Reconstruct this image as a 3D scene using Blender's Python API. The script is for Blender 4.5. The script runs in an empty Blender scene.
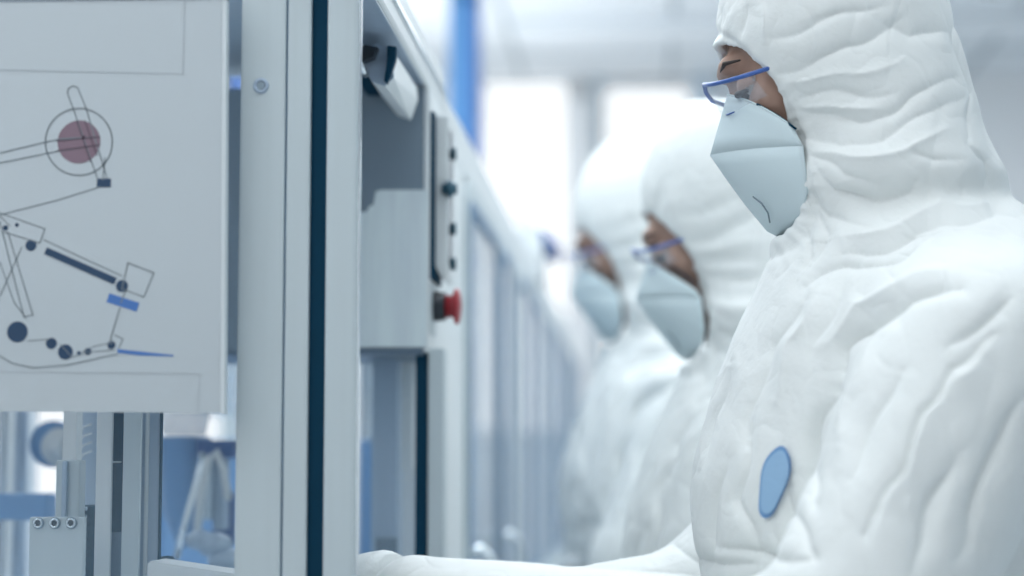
import bpy, bmesh, math, random
import numpy as np
from mathutils import Vector, Matrix
from mathutils.bvhtree import BVHTree

scene = bpy.context.scene
C = scene.collection
PI = math.pi
F = 1900.0                       # focal length in pixels of a 1024 px wide frame
CAM = Vector((0, 0, 1.2))
YAW = math.atan((645 - 512) / F)
PITCH = math.atan((470 - 288) / F)
FWD = Vector((-math.sin(YAW) * math.cos(PITCH), math.cos(YAW) * math.cos(PITCH), math.sin(PITCH)))
RGT = Vector((math.cos(YAW), math.sin(YAW), 0))
UPV = RGT.cross(FWD)

def at(px, py, Y):
    d = FWD + RGT * ((px - 512) / F) + UPV * ((288 - py) / F)
    return CAM + d * (Y / d.y)
def AX(px, Y, py=300): return at(px, py, Y).x
def AZ(py, Y, px=400): return at(px, py, Y).z

# ------------------------------------------------------------------ materials
MATS = {}
def mat(name, col, rough=0.5, metal=0.0, bump=None, noise=None, emit=0, spec=0.5, coat=0, sss=0):
    m = bpy.data.materials.new(name); m.use_nodes = True
    nt = m.node_tree; b = nt.nodes['Principled BSDF']
    b.inputs['Base Color'].default_value = (*col, 1)
    b.inputs['Roughness'].default_value = rough
    b.inputs['Metallic'].default_value = metal
    b.inputs['Specular IOR Level'].default_value = spec
    b.inputs['Coat Weight'].default_value = coat
    if sss:
        b.inputs['Subsurface Weight'].default_value = sss
        b.inputs['Subsurface Radius'].default_value = (0.02, 0.02, 0.02)
        b.inputs['Subsurface Scale'].default_value = 0.5
    if emit:
        b.inputs['Emission Color'].default_value = (*col, 1)
        b.inputs['Emission Strength'].default_value = emit
    tc = nt.nodes.new('ShaderNodeTexCoord')
    if noise:                                    # (scale, amount, (sx,sy,sz))
        mp = nt.nodes.new('ShaderNodeMapping'); mp.inputs['Scale'].default_value = noise[2]
        n = nt.nodes.new('ShaderNodeTexNoise'); n.inputs['Scale'].default_value = noise[0]; n.inputs['Detail'].default_value = 4
        nt.links.new(tc.outputs['Object'], mp.inputs[0]); nt.links.new(mp.outputs[0], n.inputs['Vector'])
        mx = nt.nodes.new('ShaderNodeMix'); mx.data_type = 'RGBA'
        a = noise[1]
        mx.inputs[6].default_value = (*[c * (1 - a) for c in col], 1)
        mx.inputs[7].default_value = (*[min(1, c * (1 + a)) for c in col], 1)
        nt.links.new(n.outputs['Fac'], mx.inputs[0]); nt.links.new(mx.outputs[2], b.inputs['Base Color'])
    if bump:                                     # list of (scale, distance, strength, (sx,sy,sz), detail)
        prev = None
        for sc, dist, st, s3, det in bump:
            mp = nt.nodes.new('ShaderNodeMapping'); mp.inputs['Scale'].default_value = s3
            n = nt.nodes.new('ShaderNodeTexNoise'); n.inputs['Scale'].default_value = sc
            n.inputs['Detail'].default_value = det; n.inputs['Distortion'].default_value = 0.6
            try: n.noise_type = 'RIDGED_MULTIFRACTAL' if det > 2.5 else 'FBM'
            except Exception: pass
            nt.links.new(tc.outputs['Object'], mp.inputs[0]); nt.links.new(mp.outputs[0], n.inputs['Vector'])
            bp = nt.nodes.new('ShaderNodeBump'); bp.inputs['Distance'].default_value = dist; bp.inputs['Strength'].default_value = st
            nt.links.new(n.outputs['Fac'], bp.inputs['Height'])
            if prev: nt.links.new(prev.outputs[0], bp.inputs['Normal'])
            prev = bp
        nt.links.new(prev.outputs[0], b.inputs['Normal'])
    MATS[name] = m
    return m

def crease(m, layers):
    """crisp V-shaped creases: |noise - .5| as height"""
    nt = m.node_tree; b = nt.nodes['Principled BSDF']; tc = nt.nodes.new('ShaderNodeTexCoord')
    prev = b.inputs['Normal'].links[0].from_node if b.inputs['Normal'].links else None
    for sc, wid, dist, st, s3, rot in layers:
        mp = nt.nodes.new('ShaderNodeMapping'); mp.inputs['Scale'].default_value = s3; mp.inputs['Rotation'].default_value = rot
        n = nt.nodes.new('ShaderNodeTexNoise'); n.inputs['Scale'].default_value = sc; n.inputs['Detail'].default_value = 1.2; n.inputs['Distortion'].default_value = .35
        nt.links.new(tc.outputs['Object'], mp.inputs[0]); nt.links.new(mp.outputs[0], n.inputs['Vector'])
        a = nt.nodes.new('ShaderNodeMath'); a.operation = 'SUBTRACT'; a.inputs[1].default_value = .5; nt.links.new(n.outputs['Fac'], a.inputs[0])
        c = nt.nodes.new('ShaderNodeMath'); c.operation = 'ABSOLUTE'; nt.links.new(a.outputs[0], c.inputs[0])
        d = nt.nodes.new('ShaderNodeMapRange'); d.interpolation_type = 'SMOOTHSTEP'; d.inputs['From Max'].default_value = wid; nt.links.new(c.outputs[0], d.inputs['Value'])
        e = nt.nodes.new('ShaderNodeMath'); e.operation = 'POWER'; e.inputs[1].default_value = .6; nt.links.new(d.outputs[0], e.inputs[0])
        bp = nt.nodes.new('ShaderNodeBump'); bp.inputs['Distance'].default_value = dist; bp.inputs['Strength'].default_value = st
        nt.links.new(e.outputs[0], bp.inputs['Height'])
        if prev: nt.links.new(prev.outputs[0], bp.inputs['Normal'])
        prev = bp
    nt.links.new(prev.outputs[0], b.inputs['Normal'])

def glass(name, col, alpha=0.25, rough=0.05):
    m = bpy.data.materials.new(name); m.use_nodes = True
    nt = m.node_tree; b = nt.nodes['Principled BSDF']
    b.inputs['Base Color'].default_value = (*col, 1)
    b.inputs['Roughness'].default_value = rough
    b.inputs['Alpha'].default_value = alpha
    b.inputs['Specular IOR Level'].default_value = 0.8
    return m

M = dict(
    suit=mat('suit_fabric', (0.83, 0.865, 0.86), 0.62, spec=0.3,
             bump=[(14, 0.006, 0.35, (1, 1, .6), 2), (150, 0.0012, 0.35, (1, 1, 1), 2)]),
    hem=mat('suit_hem', (0.76, 0.81, 0.82), 0.6, bump=[(120, 0.002, 0.5, (1, 1, 1), 2)]),
    mask=mat('respirator_fleece', (0.66, 0.775, 0.815), 0.85, spec=0.15, bump=[(500, 0.0003, 0.3, (1, 1, 1), 2)]),
    skin=mat('skin', (0.40, 0.255, 0.20), 0.5, noise=(40, 0.25, (1, 1, 1)), bump=[(300, 0.0005, 0.4, (1, 1, 1), 2)], sss=0.1),
    hair=mat('dark_hair', (0.035, 0.025, 0.022), 0.6),
    eye=mat('eye_white', (0.45, 0.42, 0.40), 0.15),
    iris=mat('iris', (0.05, 0.03, 0.02), 0.1),
    glove=mat('white_latex', (0.82, 0.86, 0.88), 0.45, bump=[(90, 0.002, 0.4, (1, 1, 1), 2)]),
    boot=mat('white_rubber', (0.75, 0.78, 0.8), 0.4),
    bluefr=mat('blue_plastic', (0.05, 0.13, 0.42), 0.3),
    lens=glass('clear_lens', (0.72, 0.82, 0.95), 0.13),
    patch=mat('blue_patch', (0.30, 0.49, 0.71), 0.5, bump=[(60, 0.002, 0.3, (1, 1, 1), 2)]),
    patchrim=mat('patch_rim', (0.16, 0.33, 0.60), 0.5),
    alu=mat('aluminium_profile', (0.55, 0.63, 0.665), 0.42, 0.0, noise=(6, 0.05, (14, 14, 0.6)), spec=0.5),
    alu2=mat('aluminium_bluish', (0.40, 0.50, 0.62), 0.4, 0.2, noise=(6, 0.08, (14, 14, 0.6))),
    white=mat('white_paint', (0.74, 0.79, 0.81), 0.4),
    seal=mat('dark_rubber_seal', (0.006, 0.045, 0.085), 0.8, spec=0.1),
    blueline=mat('blue_edge', (0.10, 0.21, 0.36), 0.4),
    steel=mat('brushed_steel', (0.50, 0.58, 0.66), 0.13, 0.92, noise=(5, 0.06, (12, 12, 1.0)), bump=[(18, 0.003, 0.2, (1, 1, 0.25), 2)]),
    darksteel=mat('dark_steel', (0.16, 0.22, 0.29), 0.4, 0.5),
    bolt=mat('bolt_steel', (0.20, 0.26, 0.31), 0.35, 0.7),
    chrome=mat('polished_metal', (0.80, 0.86, 0.90), 0.15, 0.9),
    black=mat('black_plastic', (0.012, 0.02, 0.03), 0.4),
    teal=mat('dark_teal_plastic', (0.03, 0.10, 0.15), 0.4),
    red=mat('red_plastic', (0.36, 0.025, 0.035), 0.32),
    screen=mat('screen_glass', (0.05, 0.08, 0.11), 0.1),
    paper=mat('white_sheet', (0.53, 0.59, 0.63), 0.45, coat=0.1, noise=(3, 0.012, (1, 1, 1))),
    paperedge=mat('sheet_edge', (0.72, 0.78, 0.81), 0.5),
    ink=mat('thin_grey_ink', (0.19, 0.23, 0.26), 0.6),
    faint=mat('faint_ink', (0.44, 0.49, 0.53), 0.6),
    inknavy=mat('navy_ink', (0.018, 0.055, 0.12), 0.6),
    inkblue=mat('blue_ink', (0.07, 0.19, 0.50), 0.6),
    inkmauve=mat('mauve_ink', (0.235, 0.16, 0.205), 0.6),
    inkline=mat('dark_mauve_ink', (0.09, 0.06, 0.09), 0.6),
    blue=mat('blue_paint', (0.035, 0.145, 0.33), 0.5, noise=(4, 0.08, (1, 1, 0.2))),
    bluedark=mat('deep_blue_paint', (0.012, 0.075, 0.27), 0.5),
    bluepl=mat('translucent_blue', (0.16, 0.34, 0.62), 0.35),
    glass=glass('machine_glass', (0.45, 0.66, 0.85), 0.09),
    glassblue=glass('blue_tinted_glass', (0.55, 0.67, 0.78), 0.5, 0.06),
    floor=mat('floor_vinyl', (0.66, 0.71, 0.75), 0.3, noise=(2, 0.05, (1, 1, 1))),
    wall=mat('wall_paint', (0.90, 0.91, 0.92), 0.7, noise=(1.5, 0.02, (1, 1, 1))),
    wallblue=mat('pale_blue_wall', (0.58, 0.67, 0.73), 0.7),
    bandgrey=mat('dark_reflection_band', (0.16, 0.20, 0.25), 0.6),  # dark tone of the unseen band added for the cabinet's reflection
    ceil=mat('ceiling_tile', (0.80, 0.84, 0.87), 0.8, noise=(2, 0.02, (1, 1, 1))),
    ceildark=mat('ceiling_grid', (0.40, 0.46, 0.50), 0.6),
    light=mat('light_diffuser', (0.93, 0.97, 1.0), 0.5, emit=5.0),
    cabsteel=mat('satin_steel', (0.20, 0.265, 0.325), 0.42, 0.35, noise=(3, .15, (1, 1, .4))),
    cabrefl=mat('pale_reflection', (0.72, 0.82, 0.92), 0.3, noise=(7, .22, (9, 9, .7))),  # pale tone of the reflection painted on the cabinet side
    winlight=mat('bright_window', (1.0, 0.975, 0.95), 0.5, emit=0.95),
    fillglow=mat('fill_glow', (1.0, 0.98, 0.96), 0.5, emit=0.7),  # glow of the fill panel added behind the camera
    palepart=mat('pale_partition', (0.62, 0.70, 0.77), 0.6),
)

crease(M['suit'], [(3.0, .10, .005, .35, (2.2, 1, .55), (0, .55, 0)), (5.5, .08, .0025, .35, (2.4, 1, .6), (0, .25, 0)), (17, .10, .0013, .45, (1.4, 1, 1), (.4, 0, .3))])

# ------------------------------------------------------------------ object helpers
ORG = {}
def obj(name, bm_or_mesh, m, parent=None, smooth=False):
    if isinstance(bm_or_mesh, bmesh.types.BMesh):
        me = bpy.data.meshes.new(name); bmesh.ops.recalc_face_normals(bm_or_mesh, faces=bm_or_mesh.faces[:])
        bm_or_mesh.to_mesh(me); bm_or_mesh.free()
    else: me = bm_or_mesh
    me.materials.clear()
    for mm in (m if isinstance(m, (list, tuple)) else [m]): me.materials.append(mm)
    if smooth: me.polygons.foreach_set('use_smooth', [True] * len(me.polygons))
    o = bpy.data.objects.new(name, me); C.objects.link(o)
    if parent:                                   # meshes are written in world coordinates
        o.parent = parent
        w = ORG[parent.name]
        me.transform(Matrix.Translation(-w)); ORG[o.name] = w.copy()
        if parent.name in SUB: o.location = (0, 0, 0)
        ORG[o.name] = w.copy(); SUB.add(o.name)
    else: ORG[o.name] = Vector((0, 0, 0))
    return o
SUB = set()
def thing(name, label, cat, loc, group=None):
    o = bpy.data.objects.new(name, None); C.objects.link(o); o.location = loc
    o.empty_display_size = 0.1
    ORG[o.name] = Vector(loc); o['label'] = label; o['category'] = cat
    if group: o['group'] = group
    return o
def tag(o, label, cat, group=None):
    o['label'] = label; o['category'] = cat
    if group: o['group'] = group
    return o
def struct(name, bm, m):
    o = obj(name, bm, m); o['kind'] = 'structure'; return o

def bx(bm, x0, x1, y0, y1, z0, z1, bev=0.0):
    r = bmesh.ops.create_cube(bm, size=1)
    vs = r['verts']
    for v in vs:
        v.co = Vector(((x0 + x1) / 2 + v.co.x * (x1 - x0), (y0 + y1) / 2 + v.co.y * (y1 - y0), (z0 + z1) / 2 + v.co.z * (z1 - z0)))
    if bev:
        es = list({e for v in vs for e in v.link_edges})
        bmesh.ops.bevel(bm, geom=es, offset=bev, segments=2, affect='EDGES', profile=0.6)
    return bm
def box(x0, x1, y0, y1, z0, z1, bev=0.0): return bx(bmesh.new(), x0, x1, y0, y1, z0, z1, bev)

def tube(bm, pts, r, seg=10, cap=True):
    pts = [Vector(p) for p in pts]; n = len(pts)
    rs = r if isinstance(r, (list, tuple)) else [r] * n
    rings = []; prevn = None
    for i, p in enumerate(pts):
        d = (pts[min(i + 1, n - 1)] - pts[max(i - 1, 0)]).normalized()
        if prevn is None:
            a = Vector((0, 0, 1)) if abs(d.z) < .9 else Vector((1, 0, 0))
            nn = d.cross(a).normalized()
        else: nn = (prevn - d * prevn.dot(d)).normalized()
        prevn = nn; b = d.cross(nn)
        rings.append([bm.verts.new(p + (nn * math.cos(2 * PI * k / seg) + b * math.sin(2 * PI * k / seg)) * rs[i]) for k in range(seg)])
    for i in range(n - 1):
        for k in range(seg):
            bm.faces.new((rings[i][k], rings[i][(k + 1) % seg], rings[i + 1][(k + 1) % seg], rings[i + 1][k]))
    if cap: bm.faces.new(rings[0][::-1]); bm.faces.new(rings[-1])
    return bm
def lathe(bm, p, axis, prof, seg=28):
    """prof: list of (distance along the axis, radius)"""
    p = Vector(p); d = Vector(axis).normalized()
    a = Vector((0, 0, 1)) if abs(d.z) < .9 else Vector((1, 0, 0))
    u = d.cross(a).normalized(); w = d.cross(u); rings = []
    for t, r in prof:
        rings.append([bm.verts.new(p + d * t + (u * math.cos(2 * PI * k / seg) + w * math.sin(2 * PI * k / seg)) * max(r, 1e-5)) for k in range(seg)])
    for i in range(len(rings) - 1):
        for k in range(seg):
            bm.faces.new((rings[i][k], rings[i][(k + 1) % seg], rings[i + 1][(k + 1) % seg], rings[i + 1][k]))
    bm.faces.new(rings[0][::-1]); bm.faces.new(rings[-1])
    return bm
def prism(bm, poly, axis, a0, a1, bev=0):
    """poly in the plane across the axis ('x': (y,z), 'y': (x,z), 'z': (x,y))"""
    def P(u, v, t): return {'x': (t, u, v), 'y': (u, t, v), 'z': (u, v, t)}[axis]
    A = [bm.verts.new(P(u, v, a0)) for u, v in poly]; B = [bm.verts.new(P(u, v, a1)) for u, v in poly]
    n = len(poly); fs = [bm.faces.new(A), bm.faces.new(B[::-1])]
    for i in range(n): fs.append(bm.faces.new((A[i], B[i], B[(i + 1) % n], A[(i + 1) % n])))
    if bev:
        bmesh.ops.bevel(bm, geom=list({e for f in fs for e in f.edges}), offset=bev, segments=2, affect='EDGES')
    return bm
def frame_rect(bm, y0, y1, z0, z1, x0, x1, w, rad=0.03, seg=5):
    """rounded rectangular ring in the YZ plane, extruded x0..x1, ring width w"""
    def rr(y0, y1, z0, z1, r):
        out = []
        for cy, cz, a0 in ((y1 - r, z1 - r, 0), (y0 + r, z1 - r, 90), (y0 + r, z0 + r, 180), (y1 - r, z0 + r, 270)):
            for k in range(seg + 1):
                a = math.radians(a0 + 90 * k / seg); out.append((cy + r * math.cos(a), cz + r * math.sin(a)))
        return out
    o = rr(y0, y1, z0, z1, rad); i = rr(y0 + w, y1 - w, z0 + w, z1 - w, max(rad - w, 0.004)); n = len(o)
    L = [[bm.verts.new((x, a, b)) for a, b in q] for q in (o, i) for x in (x0, x1)]
    oa, ob, ia, ib = L
    for k in range(n):
        j = (k + 1) % n
        bm.faces.new((oa[k], oa[j], ob[j], ob[k])); bm.faces.new((ia[k], ib[k], ib[j], ia[j]))
        bm.faces.new((oa[k], ia[k], ia[j], oa[j])); bm.faces.new((ob[k], ob[j], ib[j], ib[k]))
    return bm

# ------------------------------------------------------------------ signed distance modelling
def surface_nets(f, gx, gy, gz):
    neg = f < 0
    nx, ny, nz = f.shape
    cnt = np.zeros((nx - 1, ny - 1, nz - 1), np.int8)
    for i in (0, 1):
        for j in (0, 1):
            for k in (0, 1):
                cnt += neg[i:nx - 1 + i, j:ny - 1 + j, k:nz - 1 + k]
    act = (cnt > 0) & (cnt < 8)
    I, J, K = np.nonzero(act)
    idx = -np.ones(act.shape, np.int64); idx[I, J, K] = np.arange(len(I))
    s = np.zeros((len(I), 3)); c = np.zeros(len(I))
    G = (gx, gy, gz)
    corners = [(i, j, k) for i in (0, 1) for j in (0, 1) for k in (0, 1)]
    for a in corners:
        for ax in range(3):
            if a[ax]: continue
            b = list(a); b[ax] = 1
            ia = (I + a[0], J + a[1], K + a[2]); ib = (I + b[0], J + b[1], K + b[2])
            fa = f[ia]; fb = f[ib]; m = (fa < 0) != (fb < 0)
            t = np.where(m, fa / np.where(m, fa - fb, 1), 0)
            for d in range(3):
                pa = G[d][ia[d]]; pb = G[d][ib[d]]
                s[:, d] += np.where(m, pa + (pb - pa) * t, 0)
            c += m
    V = s / c[:, None]
    quads = []
    for ax in range(3):
        sl0 = [slice(None)] * 3; sl1 = [slice(None)] * 3
        sl0[ax] = slice(0, -1); sl1[ax] = slice(1, None)
        m = neg[tuple(sl0)] != neg[tuple(sl1)]
        P = list(np.nonzero(m)); o = [d for d in range(3) if d != ax]
        ok = np.ones(len(P[0]), bool)
        for d in o: ok &= (P[d] > 0) & (P[d] < f.shape[d] - 1)
        P = [q[ok] for q in P]
        up = neg[tuple(P)]
        def cell(da, db):
            q = [x.copy() for x in P]; q[o[0]] = q[o[0]] - da; q[o[1]] = q[o[1]] - db
            return idx[tuple(q)]
        q = np.stack([cell(1, 1), cell(0, 1), cell(0, 0), cell(1, 0)], 1)
        flip = up if ax != 1 else ~up
        q[~flip] = q[~flip][:, ::-1]
        quads.append(q)
    return V, np.concatenate(quads)

def normals(V, Q):
    n = np.cross(V[Q[:, 2]] - V[Q[:, 0]], V[Q[:, 3]] - V[Q[:, 1]])
    N = np.zeros_like(V)
    for k in range(4): np.add.at(N, Q[:, k], n)
    return N / np.maximum(np.linalg.norm(N, axis=1), 1e-12)[:, None]
def relax(V, Q, it=2, lam=0.5):
    E = np.concatenate([Q[:, [0, 1]], Q[:, [1, 2]], Q[:, [2, 3]], Q[:, [3, 0]]]); E = np.concatenate([E, E[:, ::-1]])
    cnt = np.bincount(E[:, 0], minlength=len(V))[:, None].clip(1)
    for _ in range(it):
        S = np.stack([np.bincount(E[:, 0], weights=V[E[:, 1], d], minlength=len(V)) for d in range(3)], 1) / cnt
        V = V * (1 - lam) + S * lam
    return V
def subdivide(V, Q):
    E = np.sort(np.concatenate([Q[:, [0, 1]], Q[:, [1, 2]], Q[:, [2, 3]], Q[:, [3, 0]]]), axis=1)
    key = E[:, 0].astype(np.int64) * len(V) + E[:, 1]
    uq, inv = np.unique(key, return_inverse=True)
    a, b = uq // len(V), uq % len(V); n = len(V); m = len(Q)
    e = (n + inv.reshape(4, m)); c = n + len(uq) + np.arange(m)
    V2 = np.concatenate([V, (V[a] + V[b]) / 2, V[Q].mean(1)])
    Q2 = np.concatenate([np.stack([Q[:, k], e[k], c, e[k - 1]], 1) for k in range(4)])
    return V2, Q2
def to_mesh(name, V, Q):
    me = bpy.data.meshes.new(name)
    me.vertices.add(len(V)); me.vertices.foreach_set('co', V.astype(np.float32).ravel())
    me.loops.add(Q.size); me.loops.foreach_set('vertex_index', Q.astype(np.int32).ravel())
    me.polygons.add(len(Q)); me.polygons.foreach_set('loop_start', np.arange(0, Q.size, 4, dtype=np.int32))
    me.polygons.foreach_set('loop_total', np.full(len(Q), 4, np.int32))
    me.update(calc_edges=True); me.validate()
    return me

def smin(a, b, k):
    if k <= 0: return np.minimum(a, b)
    h = np.clip(0.5 + 0.5 * (b - a) / k, 0, 1)
    return b + (a - b) * h - k * h * (1 - h)
def sd_ell(P, c, r, f=None, u=None):
    d = [P[i] - c[i] for i in range(3)]
    if f is not None:
        s = np.cross(f, u)
        d = [d[0] * f[0] + d[1] * f[1] + d[2] * f[2], d[0] * s[0] + d[1] * s[1] + d[2] * s[2], d[0] * u[0] + d[1] * u[1] + d[2] * u[2]]
    k = np.sqrt((d[0] / r[0]) ** 2 + (d[1] / r[1]) ** 2 + (d[2] / r[2]) ** 2)
    k2 = np.sqrt((d[0] / r[0] ** 2) ** 2 + (d[1] / r[1] ** 2) ** 2 + (d[2] / r[2] ** 2) ** 2) + 1e-6
    return k * (k - 1) / k2
def sd_cap(P, a, b, ra, rb):
    ab = [b[i] - a[i] for i in range(3)]; L = sum(x * x for x in ab)
    t = np.clip(sum((P[i] - a[i]) * ab[i] for i in range(3)) / L, 0, 1)
    return np.sqrt(sum((P[i] - a[i] - ab[i] * t) ** 2 for i in range(3))) - (ra + (rb - ra) * t)
def grid(x0, x1, y0, y1, z0, z1, h):
    gx = np.arange(x0, x1 + h, h, dtype=np.float32); gy = np.arange(y0, y1 + h, h, dtype=np.float32)
    gz = z0 if isinstance(z0, np.ndarray) else np.arange(z0, z1 + h, h, dtype=np.float32)
    return gx, gy, gz, (gx[:, None, None], gy[None, :, None], gz[None, None, :])

# ------------------------------------------------------------------ people
YC = 1.74                                  # plane through the nearest worker
def hp(px, py, Y=YC):                       # point of the nearest worker's side view
    p = at(px, py, Y); return (p.x, p.z)

# folds drawn in the side view: (points, width px, depth mm; minus = groove)
FOLDS = [
    ([(772,38),(811,27),(840,12)],6,-3), ([(777,72),(815,63),(861,43),(900,20)],8,-5), ([(784,80),(850,74),(905,60)],5,3),
    ([(797,97),(829,93),(861,97),(892,93)],7,-4), ([(802,108),(861,122),(897,108),(951,75)],8,-5), ([(803,104),(845,110),(880,104)],5,4),
    ([(802,135),(838,146),(883,136),(940,108),(962,96)],8,-4), ([(807,152),(842,176),(880,182)],7,-4), ([(812,165),(834,195),(874,200),(914,195),(918,183)],7,-6),
    ([(812,150),(850,160),(905,150),(950,130)],6,4), ([(951,0),(962,58),(973,95),(968,135)],4,-4), ([(966,140),(985,160),(995,190)],5,-4),
    ([(838,252),(883,243),(942,220),(993,214)],9,-7), ([(838,240),(883,230),(942,207),(985,203)],8,5), ([(718,2),(718,40)],4,-3), ([(745,2),(742,38)],5,-3), ([(760,5),(765,40)],5,3),
    ([(806,188),(825,215),(860,225)],6,-4), ([(815,205),(822,235),(810,262)],8,-5), ([(800,225),(806,250),(800,270)],6,-4),
    ([(905,150),(930,162),(960,158)],6,-3), ([(880,20),(915,35),(950,30)],7,-4), ([(815,20),(850,12),(880,3)],6,-3),
    ([(928,236),(892,254),(838,264),(802,282)],10,-7), ([(960,284),(904,296),(868,320),(844,350),(832,392)],9,-10), ([(950,272),(895,284),(856,308),(830,345)],9,5),
    ([(832,392),(814,434),(808,470),(815,500)],9,-9), ([(994,335),(952,368),(928,410),(898,470),(862,536)],6,-6), ([(988,350),(945,390),(915,450),(880,520)],16,5),
    ([(802,296),(772,344),(748,404),(742,446)],9,-6), ([(730,359),(706,428),(694,470)],8,-5), ([(724,458),(706,530),(706,566)],8,-5), ([(820,290),(795,340),(775,400)],10,5),
    ([(754,410),(736,500),(751,530),(760,576)],7,-5), ([(790,488),(802,542),(814,557)],7,-5), ([(880,330),(850,400),(838,450)],14,5), ([(1024,400),(985,470),(960,560)],10,-6),
    ([(1010,300),(970,330),(950,350)],8,-5), ([(900,370),(868,430),(850,480)],8,-4), ([(960,450),(930,510),(915,570)],12,-5), ([(720,545),(770,560),(812,555)],7,-5), ([(670,545),(700,562),(760,570)],6,-4),
    ([(860,250),(838,290),(815,350)],10,-4),
]
OPEN = [(700,40),(721,50),(735,52),(752,60),(768,78),(780,98),(791,127),(797,160),(804,192),(801,212),(788,226),(770,234),(745,233),(700,240)]

def head_frame(pitch):
    a = math.radians(pitch)
    return np.array((-math.cos(a), 0, -math.sin(a))), np.array((-math.sin(a), 0, math.cos(a)))

def make_person(label, off, seed, hero=False, pitch=18, arm=None):
    rs = np.random.RandomState(seed)
    off = Vector(off)
    root = thing('person', label, 'person', (0.29 + off.x, YC + off.y, 0), None)
    T = lambda V: V + np.array(off)[None, :]
    f, u = head_frame(pitch)
    hc = np.array((0.1685, YC, 1.5755))
    H = lambda a, s, b: hc + f * a + u * b + np.array((0, s, 0))
    O_ = np.array(off)
    # joints
    shL, elL, wrL = (0.27, 1.555, 1.285), (0.14, 1.475, 1.04), (-0.20, 1.67, 1.080)
    shR, elR, wrR = (0.27, 1.925, 1.285), (0.07, 1.93, 1.055), (-0.19, 1.84, 1.04)
    if not hero:
        elL, wrL = (0.17, 1.53, 1.075), (.04 - off.x * .9 - .05, 1.60, 1.085)
        elR, wrR = (0.17, 1.93, 1.075), (.05 - off.x * .9 - .05, 1.86, 1.085)
    # --- body: head with face, neck and trunk, arms (under the suit), one surface
    h = 0.0035 if hero else 0.005
    gz = np.concatenate([np.arange(0.03, 1.36, 0.014), np.arange(1.36, 1.73, h)]).astype(np.float32)
    gx, gy, gz, P = grid(-0.30, 0.48, 1.38, 2.10, gz, None, 0.0045)
    D = sd_ell(P, H(-.010, 0, .026), (.093, .075, .090), f, u)
    D = smin(D, sd_ell(P, H(.028, 0, -.045), (.062, .058, .072), f, u), .03)
    D = smin(D, sd_cap(P, H(.062, 0, -.105), H(.02, 0, -.10), .017, .03), .03)          # chin, jaw
    D = smin(D, sd_cap(P, H(.088, -.02, .020), H(.088, .02, .020), .010, .010), .012)   # brow
    D = smin(D, sd_cap(P, H(.084, 0, .003), H(.094, 0, -.034), .008, .011), .010)       # nose
    for sd in (-1, 1):
        D = smin(D, sd_ell(P, H(.092, sd * .010, -.040), (.010, .009, .008), f, u), .008)
        D = -smin(-D, sd_ell(P, H(.098, sd * .032, .000), (.013, .017, .010), f, u), .010) if False else D
        D = smin(D, sd_ell(P, H(.068, sd * .043, -.025), (.014, .017, .016), f, u), .02)   # cheekbone
        D = -smin(-D, sd_ell(P, H(.098, sd * .034, -.002), (.020, .017, .011), f, u), .008) * 1.0 if False else D
        cut = sd_ell(P, H(.096, sd * .037, -.004), (.020, .018, .012), f, u)
        D = -smin(-D, cut, .006)
        D = smin(D, sd_ell(P, H(.002, sd * .078, -.01), (.018, .008, .030), f, u), .006)   # ear
    D = smin(D, sd_cap(P, H(.092, -.016, -.072), H(.092, .016, -.072), .007, .007), .006)   # lips
    D = smin(D, sd_cap(P, H(-.02, 0, -.08), (0.265, YC, 1.38), .052, .06), .03)
    D = smin(D, sd_cap(P, (.27, 1.63, 1.295), (.27, 1.85, 1.295), .06, .06), .04)
    D = smin(D, sd_ell(P, (.25, YC, 1.22), (.10, .145, .17)), .05)
    D = smin(D, sd_ell(P, (.28, YC, .98), (.09, .13, .16)), .05)
    for a, b, c in ((shL, elL, wrL), (shR, elR, wrR)):
        D = smin(D, sd_cap(P, a, b, .048, .036), .03); D = smin(D, sd_cap(P, b, c, .036, .024), .01)
    for sd in (-1, 1):
        D = smin(D, sd_cap(P, (.29, YC + sd * .09, .92), (.28, YC + sd * .11, .50), .075, .05), .04)
        D = smin(D, sd_cap(P, (.28, YC + sd * .11, .50), (.31, YC + sd * .12, .10), .05, .035), .02)
    V, Q = surface_nets(D, gx, gy, gz); V = relax(V, Q, 2)
    body = obj('body', to_mesh('body', T(V), Q), M['skin'], root, True)
    # eyes, brows
    for sd in (-1, 1):
        bm = bmesh.new(); c = H(.076, sd * .034, -.006) + np.array(off)
        bmesh.ops.create_uvsphere(bm, u_segments=20, v_segments=12, radius=.0122, matrix=Matrix.Translation(Vector(c)))
        e = obj('eye', bm, M['eye'], root, True)
        bm = bmesh.new(); c = H(.0822, sd * .035, -.011) + np.array(off)
        bmesh.ops.create_uvsphere(bm, u_segments=16, v_segments=10, radius=.0068, matrix=Matrix.Translation(Vector(c)))
        obj('iris', bm, M['iris'], e, True)
        bm = bmesh.new()
        tube(bm, [Vector(H(.0880, sd * .022, -.009) + np.array(off)), Vector(H(.0905, sd * .034, -.010) + np.array(off)), Vector(H(.082, sd * .046, -.011) + np.array(off))], [.0014, .0034, .0018], 8)
        obj('eyelash', bm, M['hair'], e, True)
        bm = bmesh.new(); c = H(.076, sd * .034, -.006) + np.array(off)
        bmesh.ops.create_uvsphere(bm, u_segments=24, v_segments=24, radius=.0134, matrix=Matrix.Translation(Vector(c)))
        bmesh.ops.delete(bm, geom=[v for v in bm.verts if (np.array(v.co) - c) @ u < -.003 or (np.array(v.co) - c) @ f < -.004], context='VERTS')
        obj('eyelid', bm, M['skin'], e, True)
        bm = bmesh.new()
        tube(bm, [Vector(H(.0965, sd * .018, .018) + O_), Vector(H(.093, sd * .034, .021) + O_), Vector(H(.080, sd * .048, .017) + O_)], [.001, .0022, .001], 8)
        obj('eyebrow', bm, M['hair'], root, True)
    # --- coverall with hood
    h = 0.0036 if hero else 0.006
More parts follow.
